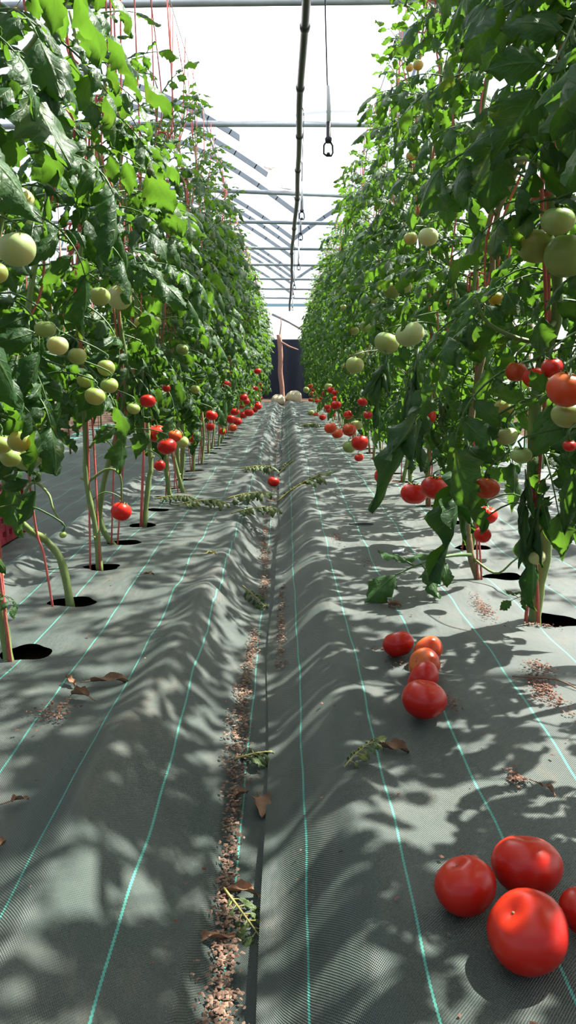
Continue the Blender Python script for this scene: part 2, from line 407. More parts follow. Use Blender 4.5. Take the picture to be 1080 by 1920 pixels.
mb.add(vs, [(i, i+1, 42+i, 41+i) for i in range(40)]); tag(mb.build('wall_far', M['film_wall']), 'white film end wall above the dark sheet', kind='structure')
mb = MB(); xs_ = np.linspace(GX-BAY, GX+BAY, 120)
vs = [(x, 20.86+0.03*math.sin(14*x), -0.1) for x in xs_] + [(x, 20.86+0.02*math.sin(14*x+1), 1.50) for x in xs_]
mb.add(vs, [(i, i+1, 121+i, 120+i) for i in range(119)]); o = mb.build('plastic_sheet', M['navy'])
tag(o, 'dark navy plastic sheet closing the end of the aisle', 'sheet')

TIES = [0.4, 2.42, 4.45, 6.46, 8.75, 10.45, 12.5, 14.4, 16.3, 18.4, 20.5]
rt = random.Random(5)
def bow_part(mb, y, side, x_end=None):
    xs = np.linspace(GX, GX+side*BAY, 22)
    pts = [Vector((x, y, arch(x))) for x in xs]
    for a, b in zip(pts[:-1], pts[1:]):
        d = b-a; ang = math.atan2(d.z, d.x)
        mb.box((a+b)/2, (d.length+0.012, 0.03, 0.055), 0, Matrix.Rotation(-ang, 3, 'Y'))
for i, y in enumerate(TIES):
    r = empty('roof_frame', (GX, y, GZ))
    lab = 'grey galvanised roof frame with straight tie bar and curved bows'
    if i == 2: lab = 'grey roof frame whose thick tie bar is first above the hanging sprinklers'
    tag(r, lab, 'roof frame', 'galvanised roof frames' if i != 2 else None)
    e1, e2 = rt.uniform(-.02, .03), rt.uniform(-.02, .03)
    if i == 2: e1, e2 = -0.10, 0.12
    if i == 3: e1, e2 = -0.04, 0.05
    if i == 4: e1, e2 = 0.12, -0.14
    mb = MB(); pts = [(-BAY*s if s < 0 else BAY*(-s), 0, 0) for s in []]
    n = 17
    mb.tube([(-BAY + 2*BAY*k/(n-1), 0.0, e1 + (e2-e1)*k/(n-1) - 0.01*math.sin(PI*k/4)) for k in range(n)], 0.023, 10)
    mb.build('tie_bar', M['metal'], r)
    for side in ((-1, 1) if i % 3 == 0 else (-1,)):
        mb = MB(); bow_part(mb, 0.06, side)
        me = mb.mesh('bow', M['metal'], False); link('bow', me, r, (-GX, 0, -GZ))
        for k, (xa, xb) in enumerate(((0.75, 1.0), (2.5, 2.5), (4.25, 4.0))):
            mb = MB(); a = Vector((side*xa, 0.02, 0.0)); b = Vector((side*xb, 0.05, arch(GX+side*xb)-GZ))
            mb.tube([a, b], 0.014, 6); mb.build('strut', M['metal'], r)
for y in (5.45, 9.6, 13.4, 17.3):
    r = empty('roof_bow', (GX, y, GZ))
    tag(r, 'grey curved roof bow standing between two tie bars', 'roof bow', 'intermediate roof bows')
    mb = MB(); bow_part(mb, 0, -1); link('bow', mb.mesh('bow', M['metal'], False), r, (-GX, 0, -GZ))

# inner loose film lying over the first tie bars, ragged stained edge on one side
mb = MB(); vs = []; uvs = []; NX = 34
ysi = np.linspace(3.7, 9.15, 50)
for y in ysi:
    xl = np.interp(y, [-1.5, 3.5, 5.27, 6.85, 8.72, 9.15], [-1.5, -1.15, -0.86, -0.42, -0.09, 0.06]) + 0.03*math.sin(5*y) + 0.02*math.sin(11*y)
    for k in range(NX):
        t = k/(NX-1); x = xl + (0.66-xl)*t
        sag = 0.020*math.sin(PI*((y-0.4) % 2.02)/2.02)
        z = GZ + 0.055 + 0.02*math.sin(3.1*x+1.2*y) + 0.008*math.sin(9*x-2*y) - sag + 0.03*math.exp(-t/0.05)*(0.5+0.5*math.sin(2.2*y))
        vs.append((x, y, z)); uvs.append((t, y))
fs = [(j*NX+i, j*NX+i+1, (j+1)*NX+i+1, (j+1)*NX+i) for j in range(len(ysi)-1) for i in range(NX-1)]
mb.add(vs, fs, 0, uvs)
tag(mb.build('loose_film', M['film_in']), 'loose white film lying over the tie bars with a brown stained edge', 'film')

# irrigation pipe below the valley
r = empty('irrigation_pipe', (0.115, 4.0, 2.48))
pz = lambda y: 2.462 + 0.012*math.sin(1.7*y) - (0.0 if y < 10 else 0.015*(y-10)) - (0 if y < 17 else 0.10*(y-17))
pxx = lambda y: 0.115 + 0.012*math.sin(0.9*y) + 0.004*math.sin(3*y)
mb = MB(); pys = np.linspace(-1, 19.2, 90)
mb.tube([(pxx(y)-0.115, y-4.0, pz(y)-2.48) for y in pys], 0.024, 10); mb.build('pipe', M['pipe'], r)
for k, y in enumerate((3.9, 4.62, 5.5, 6.5, 7.6, 8.8, 10.4, 12.4)):
    mb = MB(); d = Vector((0, 0.03, 0)); c = Vector((pxx(y)-0.115, y-4.0, pz(y)-2.48))
    mb.tube([c-d, c-d*0.6, c+d*0.6, c+d], [0.025, 0.031, 0.031, 0.025], 10); mb.build('joint', M['pipe'], r)
tag(r, 'black irrigation pipe running under the roof along the aisle', 'pipe')

DROPS = [(3.25, 282, 0.035), (5.85, 406, 0.0), (7.25, 446, 0.0), (9.3, 503, 0.01), (11.6, 540, 0.01), (14.0, 556, 0.01), (16.5, 580, 0.01)]
for i, (y, pyb, dx) in enumerate(DROPS):
    top = Vector((pxx(y), y, pz(y)-0.018))
    ang = math.atan((960-pyb)/FPX) - PITCH
    zb = 0.6 + y*math.tan(ang); L = top.z - zb
    r = empty('hanging_sprinkler', top)
    lab = 'sprinkler on thin hose hanging from the black pipe, further from the open furrow tomato'
    tag(r, 'thin hose with white weight and small black sprinkler hanging from the pipe', 'sprinkler', 'sprinklers hanging from the pipe')
    if i == 0: tag(r, 'hanging sprinkler with a squarish black frame, clear of the foliage, before the second tie bar', 'sprinkler'); del r['group']
    mb = MB(); b = Vector((dx+0.02, 0, -L))
    mb.tube(curve_pts([(0, 0, 0), (0.022, 0, 0.012), (0.03, 0, -0.06), b*0.5 + Vector((0.012, 0, 0)), b + Vector((0, 0, 0.09))], 20), 0.0035, 6)
    mb.build('hose', M['pipe'], r)
    mb = MB(); mb.tube([b+Vector((-0.002, 0, 0.24)), b+Vector((0, 0, 0.235)), b+Vector((0, 0, 0.10))], [0.004, 0.009, 0.009], 8); mb.build('weight', M['white_pl'], r)
    mb = MB(); mb.tube([b+Vector((0, 0, 0.105)), b+Vector((0, 0, 0.05)), b+Vector((0, 0, 0.045)), b+Vector((0, 0, 0.028))], [0.010, 0.010, 0.015, 0.012], 8); mb.build('valve', M['pipe'], r)
    mb = MB()
    mb.tube([b+Vector((-0.012, 0, 0.028)), b+Vector((-0.018, 0, 0.018)), b+Vector((-0.018, 0, -0.012)), b+Vector((-0.006, 0, -0.02)), b+Vector((0.012, 0, -0.02)), b+Vector((0.018, 0, -0.008)), b+Vector((0.016, 0, 0.018)), b+Vector((0.010, 0, 0.028))], 0.0045, 6)
    mb.tube([b+Vector((0.0, 0, -0.018)), b+Vector((0, 0, -0.008))], [0.009, 0.006], 8)
    mb.build('sprinkler_frame', M['pipe'], r)

# support wires above the rows
WZ = 2.47
for x, lab in ((LEFT_X, 'steel support wire above the row by the red crate'), (RIGHT_X, 'steel support wire above the row beside the picked tomatoes')):
    mb = MB(); mb.tube([(x, y, WZ + 0.006*math.sin(y)) for y in np.linspace(-1, 20.8, 30)], 0.0025, 5)
    tag(mb.build('support_wire', M['wire']), lab, 'wire')

# end of the aisle: post, blue rail, sacks
r = empty('wooden_post', (-0.12, 19.9, -0.05))
mb = MB(); mb.tube(curve_pts([(0.05, 0, 0), (0.03, 0, 0.35), (-0.01, 0, 0.7), (0.0, 0, 1.1), (-0.035, 0, 1.62)], 14), [0.10]+[0.062]*12+[0.07], 9); mb.build('trunk', M['wood'], r)
mb = MB(); mb.tube([(0.0, -0.02, 1.45), (0.22, -0.03, 1.33), (0.45, 0, 1.25)], [0.025, 0.02, 0.012], 6); mb.build('branch', M['wood'], r)
mb = MB(); mb.tube([(-0.03, 0, 1.55), (0.02, 0, 1.9), (0.0, 0, 2.15)], [0.018, 0.012, 0.006], 6); mb.build('branch', M['wood'], r)
tag(r, 'crooked pinkish wooden post standing before the dark sheet', 'post')
mb = MB(); mb.box((0.1, 20.87, 2.38), (6, 0.06, 0.07)); tag(mb.build('rail', M['blue'], smooth=False), 'pale blue rail across the end wall above the post', 'rail')
mb = MB(); mb.tube([(-0.35, 20.88, 2.15), (0.10, 20.88, 1.95), (0.5, 20.88, 1.72)], 0.03, 8); tag(mb.build('brace', M['wire']), 'thin grey brace slanting across the bright end wall', 'brace')
def sack(x, y, sx, sy, sz, seed, label):
    rs = random.Random(seed); mb = MB(); vs = []; nu, nv = 24, 14
    ph = [rs.random()*6 for _ in range(4)]
    for j in range(nv+1):
        v = -PI/2 + PI*j/nv
        for i in range(nu):
            u = 2*PI*i/nu
            c = math.copysign(abs(math.cos(u))**0.6, math.cos(u)); s = math.copysign(abs(math.sin(u))**0.6, math.sin(u))
            k = 1 + 0.06*math.sin(3*u+ph[0]) + 0.05*math.sin(5*u+3*v+ph[1])
            vs.append((sx*c*math.cos(v)**0.7*k, sy*s*math.cos(v)**0.7*k, sz*max(math.sin(v), -0.75)*(1+0.08*math.sin(4*u+ph[2]))))
    fs = [(j*nu+i, j*nu+(i+1) % nu, (j+1)*nu+(i+1) % nu, (j+1)*nu+i) for j in range(nv) for i in range(nu)]
    mb.add(vs, fs)
    z = zg(x, y)
    o = mb.build('sack', M['sack'], loc=(x, y, z + sz*0.72)); o.rotation_euler.z = rs.uniform(-.2, .2)
    mb = MB(); mb.tube(curve_pts([(-sx*0.5, -sy*0.8, sz*0.5), (0, -sy*0.9, sz*0.35), (sx*0.5, -sy*0.8, sz*0.5)], 8), 0.012, 5); mb.build('seam', M['sack'], o)
    tag(o, label, 'sack', None)
sack(-0.15, 16.9, 0.155, 0.17, 0.125, 1, 'smaller cream sack lying at the end of the furrow, before the wooden post')
sack(0.20, 17.0, 0.165, 0.18, 0.135, 2, 'bigger cream sack lying at the end of the furrow, beside another')

# red crate in the neighbouring aisle
r = empty('crate', (-1.36, 3.02, zg(-1.3, 3.0)-0.012))
W_, D_, H_ = 0.50, 0.34, 0.20
mb = MB(); mb.box((0, 0, 0.008), (W_, D_, 0.016)); mb.build('bottom', M['crate'], r, False)
for sx, sy in ((1, 0), (-1, 0), (0, 1), (0, -1)):
    mb = MB(); ln = D_ if sx else W_
    rot = Matrix.Rotation(PI/2 if sx else 0, 3, 'Z'); c = Vector((sx*W_/2, sy*D_/2, 0))
    for z, h in ((0.012, 0.024), (0.065, 0.03), (0.12, 0.03), (0.185, 0.034)): mb.box(c + Vector((0, 0, z)), (ln+0.012, 0.012, h), 0, rot)
    for k in range(6):
        p = Vector(((k/5-0.5)*ln, 0, 0.1)); mb.box(c + rot @ p, (0.022, 0.014, H_), 0, rot)
    mb.build('side_panel', M['crate'], r, False)
    mb = MB(); mb.box(c + Vector((sx*0.008, sy*0.008, H_)), (ln+0.03, 0.03, 0.012), 0, rot); mb.build('rim', M['crate'], r, False)
tag(r, 'dark red slatted plastic crate standing behind the plants', 'crate')

# ------------------------------------------------------------------ leaves
def leaflet(mb, base, d, nrm, L, W, droop, th, rs, nt_=11, ns=6, teeth=4.0):
    """one lobed leaflet: base point, direction, surface normal; th = roll of the margins"""
    d = d.normalized(); side = nrm.cross(d).normalized(); nrm = d.cross(side).normalized()
    vs = []; uvs = []; ph = rs.random(); tw = rs.uniform(-0.5, 0.5); wav = rs.uniform(0.004, 0.010)*L/0.08
    pos = Vector(base); step = L/nt_; sbend = rs.uniform(-0.5, 0.5)
    for i in range(nt_+1):
        t = i/nt_
        a = droop*t; dd = d*math.cos(a) - nrm*math.sin(a); nn = nrm*math.cos(a) + d*math.sin(a)
        sd = (side*math.cos(tw*t) + nn*math.sin(tw*t)).normalized(); nn = dd.cross(sd)
        dd = (dd + side*sbend*t*0.5).normalized()
        if i > 0: pos = pos + dd*step
        tooth = abs(((t*teeth+ph) % 1.0)*2-1)
        wt = W*max(0.0, math.sin(PI*min(1, t**0.72)))**0.85*(0.70+0.46*tooth)
        if i == nt_: wt = 0.0008
        if i == 0: wt = 0.002
        for k in range(ns+1):
            s = -1 + 2*k/ns
            an = s*th
            if abs(th) > 1e-3: lx = wt*math.sin(an)/th; lz = -wt*(1-math.cos(an))/th
            else: lx = wt*s; lz = 0
            lz += wav*math.sin(9*t+4*s+ph*6)*abs(s)
            fwd = 0.12*wt*abs(s)
            vs.append(pos + sd*lx + nn*lz + dd*fwd); uvs.append((t, s))
    n = ns+1
    mb.add(vs, [(i*n+k, i*n+k+1, (i+1)*n+k+1, (i+1)*n+k) for i in range(nt_) for k in range(ns)], 0, uvs)

def make_leaf(seed, L=0.27, curl=0.5, droop=0.9, pairs=3, size=1.0, mats=None, name='leaf'):
    """compound tomato leaf growing along +X, drooping to -Z; returns mesh and sample points"""
    rs = random.Random(seed); mb = MB()
    n = 12; pts = []; p = Vector((0, 0, 0)); yaw = rs.uniform(-0.3, 0.3)
    for i in range(n+1):
        t = i/n; a = 0.25 - droop*(t**1.2); b = yaw*t
        pts.append(p.copy()); p = p + Vector((math.cos(a)*math.cos(b), math.cos(a)*math.sin(b), math.sin(a)))*(L/n)
    mb.tube(pts, [0.0036*(1-0.65*i/n) for i in range(n+1)], 5, 1)
    sample = [pts[n//2]]
    ts = [0.38, 0.60, 0.82] if pairs == 3 else ([0.45, 0.75] if pairs == 2 else [0.22, .34, .46, .58, .70, .82, .92])
    def frame(t):
        i = min(int(t*n), n-1); tan = (pts[i+1]-pts[i]).normalized()
        sd = Vector((0, 0, 1)).cross(tan).normalized(); return pts[i].lerp(pts[i+1], t*n-i), tan, sd, tan.cross(sd)
    for t in ts:
        for s in (-1, 1):
            o, tan, sd, up = frame(min(0.98, t+rs.uniform(-.04, .04)))
            ln = size*rs.uniform(0.068, 0.098)*(1.0 if t > 0.5 else 0.88)
            d = tan*rs.uniform(0.35, 0.7) + sd*s + up*rs.uniform(-0.45, 0.15)
            st = o + d.normalized()*0.016
            mb.tube([o, st], 0.0016, 4, 1, cap=False)
            leaflet(mb, st, d, (up + sd*s*rs.uniform(-.3, .3) + tan*rs.uniform(-.2, .2)), ln, ln*rs.uniform(0.27, 0.36), rs.uniform(0.3, 1.2)*(0.6+curl), curl*rs.uniform(0.6, 1.4), rs)
            sample.append(st + d.normalized()*ln*0.7)
        if rs.random() < 0.8:   # small leaflets between the pairs
            o, tan, sd, up = frame(max(0.2, t-0.11)); s = rs.choice((-1, 1))
            leaflet(mb, o, tan*0.3+sd*s+up*-0.1, up, 0.032*size, 0.011*size, 0.6, 0.4, rs, 5, 2, 2)
    o, tan, sd, up = frame(0.999); ln = size*rs.uniform(0.095, 0.125)
    leaflet(mb, o, tan + up*rs.uniform(-.2, .1), up, ln, ln*rs.uniform(0.34, 0.42), rs.uniform(0.3, 1.0), curl*rs.uniform(0.6, 1.3), rs, 13, 6, 5.0)
    sample += [o, o + tan*ln*0.8]
    return mb.mesh(name, mats or [M['leaf'], M['petiole']]), sample

LEAF = {'mid': [make_leaf(100+i, 0.27, 0.75 + 0.12*(i % 3), 1.0+0.1*(i % 4)) for i in range(12)],
        'roll': [make_leaf(200+i, 0.25, 1.9, 1.6, 3, 1.15) for i in range(7)],
        'top': [make_leaf(300+i, 0.19, 0.7, 0.6, 2, 0.66) for i in range(7)]}
def make_hang(seed):
    """withered leaf: a short stalk with long leaflets rolled into tubes, all hanging along +X"""
    rs = random.Random(seed); mb = MB(); smp = [Vector((.1, 0, 0))]
    pts = curve_pts([(0, 0, 0), (.05, .01, .012), (.11, 0, 0)], 7); mb.tube(pts, .003, 5, 1)
    for k, (b, dy, dz, L) in enumerate(((2, .30, .1, .14), (4, -.32, 0, .15), (6, .05, -.05, .20), (5, .12, .30, .12))):
        d = Vector((1, dy*rs.uniform(.6, 1.2), dz))
        leaflet(mb, pts[b], d, Vector((rs.uniform(-.3, .3), rs.uniform(-.6, .6), 1)), L, L*rs.uniform(.24, .30), rs.uniform(.1, .5), rs.uniform(2.5, 3.1), rs, 16, 8, 3)
    smp.append(Vector((.31, 0, 0))); return mb.mesh('leaf', [M['leaf'], M['petiole']]), smp
LEAF['hang'] = [make_hang(400+i) for i in range(5)]
def joined_foliage(seed, n, z0, z1, sc):
    """all leaves of one plant that stands behind the front rows, in one mesh"""
    rs = random.Random(seed); mb = MB()
    for k in range(n):
        me, _ = rs.choice(LEAF['mid'] + LEAF['roll'][:2]); z = z0 + (z1-z0)*(k+rs.random())/n
        mt = Matrix.Translation((0, 0, z)) @ Euler((rs.uniform(-.3, .3), rs.uniform(-.3, .4), rs.random()*2*PI)).to_matrix().to_4x4() @ Matrix.Scale(sc*rs.uniform(.8, 1.2), 4)
        key = me.name
        if key not in _cache:
            _cache[key] = ([v.co.copy() for v in me.vertices], [tuple(p.vertices) for p in me.polygons], [p.material_index for p in me.polygons])
        V, F, MI = _cache[key]
        b = len(mb.v); mb.v += [tuple(mt @ v) for v in V]; mb.uv += [(0.5, 0.4)]*len(V)
        mb.f += [tuple(i+b for i in f) for f in F]; mb.m += MI
    return mb.mesh('foliage', [M['leaf'], M['petiole']])
_cache = {}

# ------------------------------------------------------------------ tomatoes on the vines (pixel, pixel, radius, kind, label)
CL, CRt = 'in the row by the red crate', 'in the row beside the picked tomatoes'
VINE = [
 (35, 375, 28, 'W', 'pale green tomato hanging high above the largest one '+CL), (32, 468, 35, 'W', 'largest pale green tomato hanging high '+CL), (-6, 512, 21, 'G', None),
 (224, 558, 24, 'W', 'whitish green tomato hanging against a red twine, alone in front of another'), (187, 556, 20, 'G', None),
 (85, 617, 20, 'G', 'upper of two pale tomatoes under a folded leaf '+CL), (108, 648, 20, 'W', 'lower of two pale tomatoes under a folded leaf '+CL),
 (199, 690, 17, 'G', None), (205, 723, 17, 'G', None), (178, 743, 19, 'G', None), (160, 714, 15, 'G', None), (145, 668, 17, 'G', None),
 (282, 774, 17, 'G', 'green tomato just below a red pointed one'), (277, 752, 15, 'R', 'red pointed tomato above a green one'), (250, 766, 13, 'G', None),
 (294, 813, 18, 'R', 'red tomato beside an orange one in a low cluster'), (313, 837, 18, 'R', 'lowest red tomato of a cluster with an orange and a green one'), (327, 817, 14, 'O', 'orange tomato in a low cluster'), (342, 829, 12, 'G', 'small green tomato at the end of a red and orange cluster'),
 (299, 873, 11, 'R', 'small red tomato hanging below a red and orange cluster'), (227, 959, 19, 'R', 'single red tomato hanging just above the mat from a bare stalk'),
 (2, 832, 22, 'G', None), (36, 828, 22, 'G', None), (52, 858, 28, 'G', None), (20, 858, 20, 'G', None), (265, 606, 13, 'G', None), (291, 603, 11, 'G', None), (118, 1003, 7, 'G', 'tiny green tomato low on a bent bare stem'),
 (342, 655, 12, 'G', None), (366, 730, 9, 'G', None), (374, 710, 7, 'R', None), (420, 582, 7, 'G', None), (405, 590, 7, 'G', None), (457, 657, 6, 'G', None), (483, 696, 7, 'R', None), (488, 702, 5, 'O', None),
 (440, 772, 9, 'R', None), (445, 790, 9, 'R', None), (460, 752, 8, 'R', None), (467, 774, 9, 'R', None), (433, 786, 9, 'R', None), (452, 760, 7, 'R', None), (484, 762, 7, 'R', None), (478, 768, 6, 'R', None), (425, 722, 9, 'R', None), (424, 700, 8, 'R', None), (417, 797, 6, 'O', None), (437, 802, 8, 'O', None), (480, 745, 6, 'G', None), (482, 731, 5, 'O', None), (456, 778, 8, 'R', None), (430, 672, 6, 'R', None), (312, 728, 8, 'R', None), (362, 822, 9, 'R', None),
 (1062, 480, 42, 'G', 'very large green tomato beside the thick stem with a red twine'), (1046, 415, 32, 'G', 'big green tomato uppermost in the cluster beside the thick stem'), (1006, 462, 36, 'G', 'big green tomato behind the red twine in the upper cluster'),
 (968, 697, 21, 'O', 'orange tomato behind the thick stem with a red twine'), (1000, 708, 20, 'R', None), (1035, 690, 20, 'R', None), (1062, 730, 37, 'O', 'large blushing orange green tomato beside the thick stem'), (1066, 778, 32, 'G', 'large green tomato under the blushing one beside the thick stem'), (945, 766, 20, 'G', None), (950, 818, 21, 'W', None), (978, 854, 19, 'G', None), (1068, 836, 13, 'R', None),
 (803, 444, 19, 'W', 'pale green tomato beside a smaller one high '+CRt), (770, 447, 13, 'G', 'small green tomato beside a bigger one high '+CRt), (787, 289, 15, 'G', None), (770, 292, 9, 'G', None), (784, 122, 10, 'G', None), (768, 127, 8, 'G', None), (965, 190, 15, 'G', None),
 (735, 545, 17, 'G', None), (760, 538, 13, 'G', None), (769, 627, 27, 'W', 'big pale green tomato in a pair with a greener one'), (725, 643, 24, 'G', 'green tomato in a pair with a paler, bigger one'), (686, 612, 12, 'G', None), (663, 620, 10, 'G', None), (665, 685, 17, 'G', None), (672, 664, 12, 'G', None), (616, 725, 8, 'G', None), (574, 731, 6, 'G', None), (582, 724, 5, 'O', None),
 (766, 808, 22, 'G', 'green oblong tomato behind hanging rolled leaves'), (799, 780, 19, 'R', None), (776, 926, 25, 'R', 'large red tomato in a low pair above the mat'), (815, 914, 27, 'R', 'larger red tomato in a low pair above the mat'),
 (912, 915, 26, 'O', 'blotchy orange red tomato topmost of three hanging low'), (914, 966, 19, 'R', 'middle red tomato of three hanging low'), (905, 1003, 16, 'R', 'lowest red tomato of three hanging low'), (719, 893, 17, 'R', None), (724, 873, 8, 'R', None), (675, 830, 16, 'R', None), (655, 838, 13, 'G', None), (673, 858, 9, 'R', None),
 (620, 803, 12, 'O', None), (633, 813, 11, 'O', None), (655, 806, 13, 'R', None), (669, 797, 11, 'G', None), (630, 760, 10, 'R', None), (653, 778, 9, 'R', None), (605, 782, 7, 'R', None), (592, 778, 6, 'O', None), (583, 774, 6, 'G', None), (1006, 1045, 17, 'W', 'pale green tomato hanging behind a long drooping leaf above the mat hole'), (690, 778, 9, 'R', None), (930, 560, 14, 'G', None),
 (700, 560, 11, 'G', None), (860, 160, 10, 'R', None),
]
vine = []
rv = random.Random(11)
for px, py, r_, kind, lab in VINE:
    left = px < 535
    xw = (rv.uniform(-.53, -.43) if left else rv.uniform(.44, .52))
    dep = min(abs(xw)*FPX/abs(px-535), 0.047*FPX/r_)
    if (px, py) == (227, 959): dep = 2.45
    if (px, py) == (1006, 1045): dep = 1.78
    for it in range(30):        # neighbours in a cluster touch but do not run into each other
        p = P(px, py, dep); R = r_*dep/FPX
        if all((p-v[0]).length > 0.97*(R+v[1]) for v in vine): break
        dep *= 1.008
    vine.append((p, R, kind, lab, left, px, py, r_, dep))

def blocked(pts):
    for p in pts:
        x, y, d = PX(p)
        if d < 0.05: continue
        for (tp, R, k, lab, lf, tx, ty, tr, td) in vine:
            if d < td+0.02 and (x-tx)**2 + (y-ty)**2 < (tr*(0.85 if lab else 0.55) + 0.010*FPX/d)**2: return True
    return False

# ------------------------------------------------------------------ plants
PLANTS = {'L': [], 'R': []}
CUSTOM = {   # bare lower stems as the photograph shows them: pixel, pixel of the stem from the hole up
 ('L', 3): [(18, 1240, 1.66), (8, 1180, 1.66), (0, 1120, 1.66), (-10, 1000, 1.66)],
 ('L', 4): [(134, 1132, 2.06), (117, 1058, 2.06), (88, 1015, 2.06), (45, 985, 2.0), (8, 920, 1.95)],
 ('L', 5): [(187, 1066, 2.42), (180, 990, 2.42), (163, 905, 2.42), (160, 800, 2.42)],
 ('L', 6): [(219, 1024, 2.76), (188, 978, 2.76), (196, 900, 2.72), (225, 790, 2.68), (238, 700, 2.66)],
 ('L', 7): [(268, 985, 3.1), (279, 900, 3.1), (283, 870, 3.1), (275, 790, 3.1)],
 ('L', 8): [(346, 905, 3.95), (324, 852, 3.95), (318, 820, 3.95)],
 ('R', 4): [(1000, 1178, 1.88), (1008, 1110, 1.88), (1024, 1010, 1.86), (1000, 900, 1.8), (1008, 720, 1.7), (1043, 600, 1.66), (1042, 470, 1.62), (1030, 330, 1.58), (1040, 180, 1.55)],
 ('R', 5): [(905, 1092, 2.28), (884, 1045, 2.28), (878, 1000, 2.28), (872, 900, 2.28)],
}
NAMED = {
 ('L', 3): 'tomato plant whose bare stem leans out of the hole next to the brown dried leaves',
 ('L', 4): 'tomato plant with a bare bent stem beside a taut red twine in a round hole',
 ('L', 5): 'tomato plant with a pale forked bare stem next to the single low red tomato',
 ('L', 6): 'tomato plant whose bare stem slants across its neighbour below the green cluster',
 ('L', 7): 'tomato plant bearing the low cluster of red, orange and green fruit',
 ('R', 4): 'tomato plant with thick green stem and heavy red twine beside the soil crumbs',
 ('R', 5): 'tomato plant with short brown stem, big rolled leaves and low red tomatoes',
}
rp = random.Random(21)
NLEAF = 0; ROOTS = []
def grow(row, i, x, y):
    global NLEAF
    left = row == 'L'
    H = (1.74 if y < 3.3 else 2.06) if left else (2.15 if y < 3 else 2.2)
    H += rp.uniform(-.10, .10)
    if left and y < 1.9: H = 1.88
    elif left and y < 3.7: H = 1.58 + rp.uniform(-.06, .08)
    elif left and y < 4.6: H = 1.86
    z0 = zg(x, y) - 0.035
    root = empty('tomato_plant', (x, y, z0))
    lab = NAMED.get((row, i)) or ('leafy staked tomato plant '+CL if left else 'leafy staked tomato plant '+CRt)
    tag(root, lab, 'tomato plant', None if (row, i) in NAMED else ('plants '+(CL if left else CRt)))
    ROOTS.append(((row, i), root))
    B = Vector((x, y, z0))
    if (row, i) in CUSTOM:
        pts = [P(*c) for c in CUSTOM[(row, i)]]
        pts[0].z = z0; 
        last = pts[-1]
    else:
        pts = [B + Vector((rp.uniform(-.02, .02), rp.uniform(-.015, .015), 0))]; last = pts[0]
    nseg = max(2, int((H-last.z)/0.22)); zz0 = last.z; lx, ly = last.x, last.y
    for k in range(1, nseg+1):
        t = k/nseg
        pts.append(Vector((lx + (x-lx)*min(1, t*2) + rp.uniform(-.035, .035), ly + (y-ly)*min(1, t*2)+rp.uniform(-.035, .035), zz0 + (H-zz0)*t)))
    st = curve_pts(pts, len(pts)*4)
    near = y < 5
    n = len(st); r0 = 0.0115 if near else 0.009
    if (row, i) == ('R', 4): r0 = 0.0165
    mb = MB(); mb.tube([p-B for p in st], [r0*(1-0.55*k/(n-1))*(1+0.10*math.sin(k*2.1)) for k in range(n)], 8 if near else 5)
    stem = mb.build('stem', M['bark'] if (row, i) == ('R', 5) else M['stem'], root)
    PLANTS[row].append((y, st))
    def at(z):
        for a, b in zip(st[:-1], st[1:]):
            if b.z >= z: return a.lerp(b, max(0, min(1, (z-a.z)/max(1e-4, b.z-a.z))))
        return st[-1]
    if near:    # stubs of pruned leaves on the bare stem
        for k in range(4):
            p = at(z0 + 0.12 + 0.09*k) - B; a = rp.random()*6.28
            d = Vector((math.cos(a), math.sin(a), 0.5))*rp.uniform(.012, .02)
            mb = MB(); mb.tube([p, p+d], [0.0045, 0.003], 5); mb.build('stub', M['cut'], stem)
    zs = 0.50 if left else 0.36
    if left and 1.9 < y < 3.3: zs = 0.60
    if y > 6: zs = 0.34
    step = 0.040 if y < 7 else 0.045
    if not left and y < 1.9: step = 0.030
    z = zs; az = rp.random()*6.28
    while z < H+0.02:
        t = (z-zs)/(H-zs)
        az += 2.4 + rp.uniform(-.5, .5)
        if rp.random() < 0.28: az = (0 if left else PI) + rp.uniform(-.9, .9)
        kind = 'top' if (t > 0.84 or (t > 0.70 and rp.random() < 0.5)) else ('roll' if (t < 0.22 and rp.random() < (0.75 if not left else 0.45)) or rp.random() < 0.10 else 'mid')
        for attempt in range(6):
            me, smp = rp.choice(LEAF[kind])
            pit = rp.uniform(-.35, .25) + (0.55 if t < 0.25 else 0.1) - (0.7*t if kind == 'top' else 0.25*t)
            rot = Euler((rp.uniform(-.35, .35), pit, az + rp.uniform(-.5, .5)*attempt)); sc = rp.uniform(.82, 1.18)*(1.0 if t < .7 else .9)
            p = at(z); R3 = rot.to_matrix()
            w_ = [p + R3 @ (s*sc) for s in smp]
            lim = (0.20 if y > 2.5 else 0.27) + (0.08 if z < .6 else 0) - (0.03 if y > 4 and z > 1.2 else 0)
            if left and 2 < y < 4 and t > .7: lim = 0.38
            if min(abs(q_.x) for q_ in w_) < lim and min(abs(q_.x) for q_ in w_) < lim + 0.06*(rp.random()-.7): continue
            if min(q_.z for q_ in w_) < 0.16: continue
            if y < 9 and blocked(w_): continue
            if min((q_ - CAM).length for q_ in w_) < 0.75: continue
            link('leaf', me, root, p-B, rot, sc); NLEAF += 1
            break
        z += step*rp.uniform(.7, 1.3)*(1.25 if t > .75 else 1.0)
    if near and rp.random() < 0.8:      # flower truss near the top
        for k in range(3):
            p = at(H*rp.uniform(.72, .98)) - B; a = rp.random()*6.28
            c = p + Vector((math.cos(a)*.06, math.sin(a)*.06, -0.01)); mb = MB()
            mb.tube([p, (p+c)/2+Vector((0, 0, .012)), c], 0.0012, 4, 1)
            for q_ in range(5):
                b = 2*PI*q_/5; e = Vector((math.cos(b), math.sin(b), -.5))*.013; s_ = Vector((-math.sin(b), math.cos(b), 0))*.0035
                mb.add([c, c+e*.5+s_, c+e, c+e*.5-s_], [(0, 1, 2, 3)])
            mb.build('flower', [M['flower'], M['petiole']], root)
